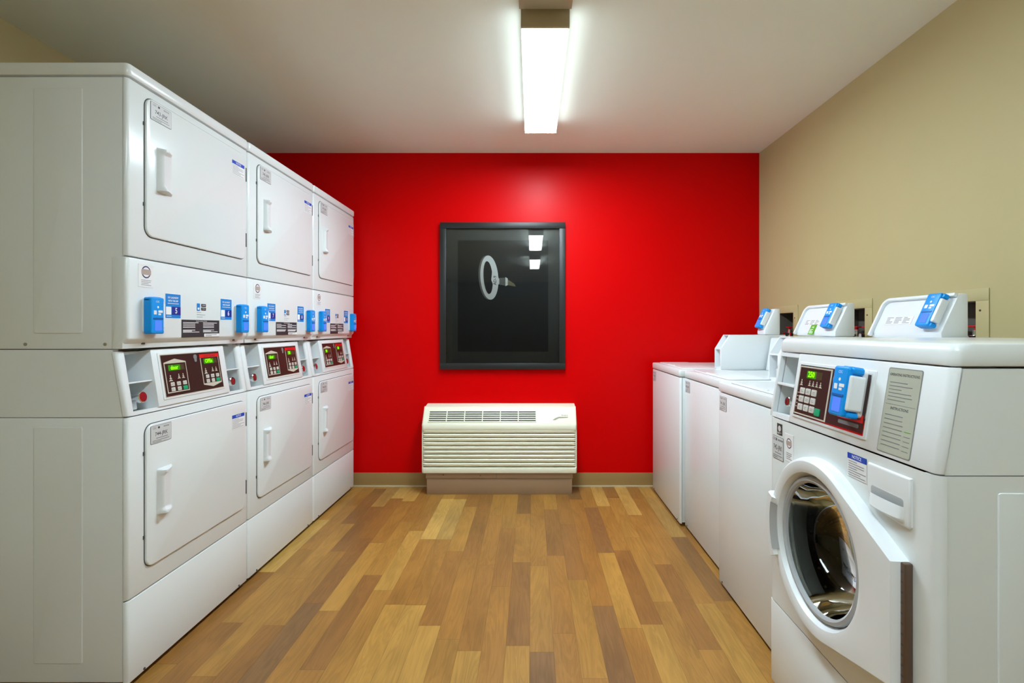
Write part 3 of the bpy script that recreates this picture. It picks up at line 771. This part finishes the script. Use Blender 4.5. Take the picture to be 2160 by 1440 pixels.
    o.lines(.156, .166, .05, .10, 5, n+.0012, bez, CON, th=.0018, seed=2)
    kp = o.build('keypad', pn, 'cream outlined keypad')
    o = MB(); o.box(.192, .268, .140, .161, n+.001, n+.0014, ledoff, CON); o.box(.192, .238, .140, .161, n+.0012, n+.0016, ledbg, CON); o.text('250', .215, .1505, .022, n+.002, led, CON, bold=.02)
    o.build('display', kp, 'display with lit green digits')
    for i in range(3):
        for j in range(3):
            o = MB(); c, r_ = .182+i*.030, .056+j*.023
            o.rrect(c-.012, c+.012, r_-.009, r_+.009, .003, n+.0008, n+.003, btn, CON, r=.0008); o.lines(c-.007, c+.007, r_-.004, r_+.004, 2, n+.003, inkg, CON, th=.0012, seed=i+3*j); o.build('button', kp)
    o = MB(); o.rrect(.257, .283, .043, .063, .004, n+.0008, n+.003, gbtn, CON, r=.0008); o.build('button', kp, 'green start button')
    o = MB(); o.box(.360, .458, .058, .076, n, n+.0008, redt, CON); o.text('Speed Queen', .409, .067, .014, n+.001, ink, CON, sx=1.1)
    o.build('brand_strip', pn, 'red strip with dark lettering')
    o = MB(); o.rrect(.365, .445, .044, .053, .003, n, n+.0006, inkg, CON); o.build('grey_caption', pn)
    o = MB(); o.ell(.325, .150, .010, .010, n, n+.0004, inkg, CON, 20); o.ell(.325, .143, .008, .008, n, n+.0004, inkg, CON, 20); o.build('round_emblem', pn)
    card_reader(co, CON @ Matrix.Translation((.420, .124, .004)))
    o = MB(); p0, p1, q0_, q1_ = .512, .612, .010, .196
    o.rrect(p0, p1, q0_, q1_, .005, .0002, .0010, inkg, CON); o.rrect(p0+.002, p1-.002, q0_+.002, q1_-.002, .004, .0008, .0014, labelg, CON)
    o.text('OPERATING INSTRUCTIONS', (p0+p1)/2, q1_-.015, .008, .0016, ink, CON, sx=.85, bold=.01); o.text('INSTRUCTIONS', (p0+p1)/2, q0_+.098, .008, .0016, ink, CON, sx=.95, bold=.01)
    o.lines(p0+.01, p1-.015, q0_+.112, q1_-.028, 6, .0015, inkg, CON, th=.0018, seed=12); o.lines(p0+.01, p1-.03, q0_+.012, q0_+.088, 8, .0015, inkg, CON, th=.0018, seed=13)
    o.box(p0+.006, p1-.006, q0_+.106, q0_+.107, .0015, .0017, inkg, CON)
    for k in range(5): o.box(p1-.026, p1-.008, q0_+.014+k*.010, q0_+.0155+k*.010, .0015, .0017, green_s if k == 4 else inkg, CON)
    o.build('instruction_label', co, 'grey green label with printed instructions')
front_washer()

# ------------------------------------------------------------------ wall mounted air conditioner
def air_conditioner():
    cx = -.224; t = thing('air_conditioner', 'almond wall air conditioner with ribbed front below the black picture', 'air conditioner', (cx, WALL_Y, 0))
    M = frame((0, 0, 0), (1, 0, 0), (0, 0, 1), (0, -1, 0)); HW = .5325
    PX = frame((0, 0, 0), (0, -1, 0), (1, 0, 0), (0, 0, 1))     # (x out, y along, z) -> prism space
    o = MB()
    o.prism([(0.0, .150), (.150, .150), (.150, .452), (.190, .456), (.120, .585), (.018, .601), (0.0, .601)], -HW+.002, HW-.002, acm, PX, rh=.004)
    for s in (-1, 1):
        y0, y1 = (-HW, -HW+.010) if s < 0 else (HW-.010, HW)
        o.prism([(0.0, .150), (.192, .150), (.192, .46), (.0, .46)], min(y0, y1), max(y0, y1), acm, PX, rh=.003)
    o.prism([(.145, .445), (.2045, .445), (.2045, .478), (.198, .488), (.145, .50)], -HW, HW, acm, PX, rv=.018, rh=.003)
    # sloping head panel
    o.prism([(.10, .46), (.203, .470), (.203, .482), (.124, .590), (.10, .596)], -HW, HW, acm, PX, rv=.014, rh=.004, thr=.3)
    o.prism([(.1, .150), (.2045, .150), (.2045, .188), (.1, .188)], -HW, HW, acm, PX, rv=.018, rh=.004)
    o.build('cabinet', t)
    o = MB(); o.box(-HW+.04, HW-.04, .18, .455, .150, .158, gap, M)
    for k in range(9):
        z = .1965+k*.0285
        o.prism([(.155, z), (.196, z), (.2015, z+.005), (.2035, z+.010), (.2035, z+.0175), (.198, z+.0225), (.155, z+.0225)], -HW+.010, HW-.010, acm, PX, rv=.022, rh=.0, thr=.8)
    o.build('front_louvres', t, 'ribbed louvred front')
    sa = math.atan2(.124-.203, .590-.482); SL = math.hypot(.079, .108)
    SM = frame((0, -.203, .482), (1, 0, 0), (0, -math.sin(sa), math.cos(sa)), (0, -math.cos(sa), -math.sin(sa)))
    o = MB(); a, b_, q0, q1 = -.489, .253, .022, .104
    o.rrect(a, b_, q0, q1, .006, -.001, .0008, gap, SM)  # flat dark plate painted in for the shade inside the outlet
    for k in range(6):
        q = q0+(q1-q0)*k/5; o.box(a, b_, q-.0035, q+.0035, 0, .004, acm, SM, r=.001)
    for k in range(7):
        p = a+(b_-a)*k/6; o.box(p-.003, p+.003, q0-.003, q1+.003, 0, .005, acm, SM, r=.001)
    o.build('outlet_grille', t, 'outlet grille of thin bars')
    o = MB(); o.rrect(.285, .500, .006, .118, .006, -.001, .0012, acm, SM, r=.001)
    o.text('Amana', .450, .072, .016, .0016, ink, SM)
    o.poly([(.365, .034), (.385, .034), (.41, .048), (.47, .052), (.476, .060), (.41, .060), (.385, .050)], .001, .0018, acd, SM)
    o.build('control_door', t)
    o = MB(); o.box(-.505, .505, .112, .150, .02, .192, subm, M, r=.002); o.box(-.500, .500, .0, .112, .02, .186, subm, M, r=.002)
    o.box(-.021, -.019, .113, .149, .19, .1925, gap, M)
    for p, q in ((-.385, .136), (-.13, .131)): o.ell(p, q, .004, .004, .191, .194, gap, M, 12)
    o.build('sub_base', t, 'tan metal base box')
air_conditioner()

# ------------------------------------------------------------------ framed picture
def picture():
    x0, x1, z0, z1 = -.661, .2405, .848, 1.904; cx = (x0+x1)/2
    t = thing('framed_picture', 'large black framed print with a white oval pull, hung on the red wall', 'picture', (cx, WALL_Y, z0))
    M = frame((0, 0, 0), (1, 0, 0), (0, 0, 1), (0, -1, 0)); w = (x1-x0)/2; h = z1-z0; fw = .044
    o = MB()
    for a, b_, c, d in ((-w, w, 0, fw), (-w, w, h-fw, h), (-w, -w+fw, fw, h-fw), (w-fw, w, fw, h-fw)):
        o.box(a, b_, c, d, .002, .032, black, M, r=.002)
    o.build('frame', t)
    o = MB(); o.box(-w+fw-.003, w-fw+.003, fw-.003, h-fw+.003, .004, .010, matb, M); o.build('mat_board', t, 'dark grey mat board')
    k = 1056/310
    def P_(px, py): return ((px-928)/265*2*w-w, (779-py)/310*h)      # photo pixel of the print
    a = P_(965, 742); b_ = P_(1157, 506)
    o = MB(); n = .0102; o.box(a[0], b_[0], a[1], b_[1], .009, n, artb, M)
    def S(cxp, cyp, rx, ry, dn, m, tilt=0.0):
        c = P_(cxp, cyp); pts = []
        for i in range(40):
            an = 2*PI*i/40; x = rx*math.cos(an); y = ry*math.sin(an); pts.append((c[0]+(x*math.cos(tilt)-y*math.sin(tilt))*.0034, c[1]+(x*math.sin(tilt)+y*math.cos(tilt))*.0034))
        o.poly(pts, n, n+dn, m, M)
    tl = math.radians(4)
    S(1028, 585, 19, 47, .0004, artg, tl); S(1032, 585, 19, 47, .0008, artw, tl)
    S(1029, 585, 9.5, 35, .0012, artd, tl); S(1030, 585, 9.0, 34.5, .0014, artb, tl)
    # collar and shaft
    o.poly([P_(1050, 596), P_(1053, 600), P_(1053, 580), P_(1049, 584)][::-1] if False else [P_(1047, 604), P_(1053, 598), P_(1053, 588), P_(1047, 578)], n, n+.0012, artw, M)
    o.poly([P_(1042, 606), P_(1050, 596), P_(1048, 575), P_(1038, 570), P_(1036, 590)], n, n+.0016, artw, M)
    o.poly([P_(1053, 600), P_(1066, 602), P_(1066, 585), P_(1053, 586)], n, n+.0010, artg, M)
    o.poly([P_(1066, 603), P_(1071, 601), P_(1071, 587), P_(1066, 584)], n, n+.0012, artw, M)
    o.poly([P_(1071, 601), P_(1088, 604), P_(1085, 598), P_(1071, 589)], n, n+.0010, brass, M)
    c = P_(1044, 591); o.text('AD-9', c[0], c[1], .030, n+.0020, artb, M, rot=PI/2, bold=.01)
    o.build('print', t, 'black print of an oval pull')
    o = MB(); o.box(-w+fw-.002, w-fw+.002, fw-.002, h-fw+.002, .018, .0195, glass, M); o.build('glass_pane', t, 'clear glass')
picture()
# ------------------------------------------------------------------ washer supply boxes in the right wall
def supply_box(y0, y1, label, rim):
    t = thing('washer_supply_box', label, 'supply box', (XR, (y0+y1)/2, HZ0), PI, 'recessed supply boxes in the right wall')
    h = HZ1-HZ0; w = (y1-y0)/2; o = MB()
    o.box(-w, w, 0, h, -.09, -.085, boxm, FR)
    for a, b_ in ((-w, -w+.003), (w-.003, w)): o.box(a, b_, 0, h, -.088, .0, boxm, FR)
    o.box(-w, w, 0, .003, -.088, 0, boxm, FR); o.box(-w, w, h-.003, h, -.088, 0, boxm, FR)
    o.build('recess_box', t, 'dark recessed box')
    o = MB(); e = .055
    for a, b_, c, d in ((-w-e, w+e, h, h+.045), (-w-e, w+e, -.05, 0), (-w-e, -w, 0, h), (w, w+e, 0, h)): o.box(a, b_, c, d, 0.0005, .004, beige, FR, r=.001)
    o.ell(w+.02, h-.035, .004, .004, .004, .006, rust, FR, 10); o.ell(-w-.02, h-.035, .004, .004, .004, .006, rust, FR, 10)
    o.build('cover_plate', t, 'beige painted cover plate')
    for s in (-.045, .045):
        o = MB(); o.cyl((-.045, s, .055), (0, 0, 1), .014, .07, chrome, 16); o.cyl((-.03, s, .06), (1, 0, 0), .011, .05, chrome, 16)
        o.cyl((-.02, s, .035), (0, 0, 1), .016, .022, steel, 8)
        v = o.build('valve', t, 'chrome valve')
        o = MB(); o.box(s-.026, s+.026, .100, .108, -.055, -.030, redp, FR, r=.003); o.cyl((-.045, s, .094), (0, 0, 1), .009, .016, redp, 12); o.build('valve_handle', v, 'red lever')
        o = MB(); o.tube([(-.02, s, .03), (-.01, s, .005), (.02, s*.9, -.03), (.045, s*.8, -.10), (.045, s*.8, -.25)], .010, hose); o.build('hose', t, 'dark hose')
supply_box(*holes[2], 'supply box in the beige wall beside the farthest washer, near the red wall', 1)
supply_box(*holes[1], 'supply box in the beige wall behind the middle top loading washer', 1)
supply_box(*holes[0], 'supply box in the beige wall nearest the foreground, behind the large glossy hood', 1)
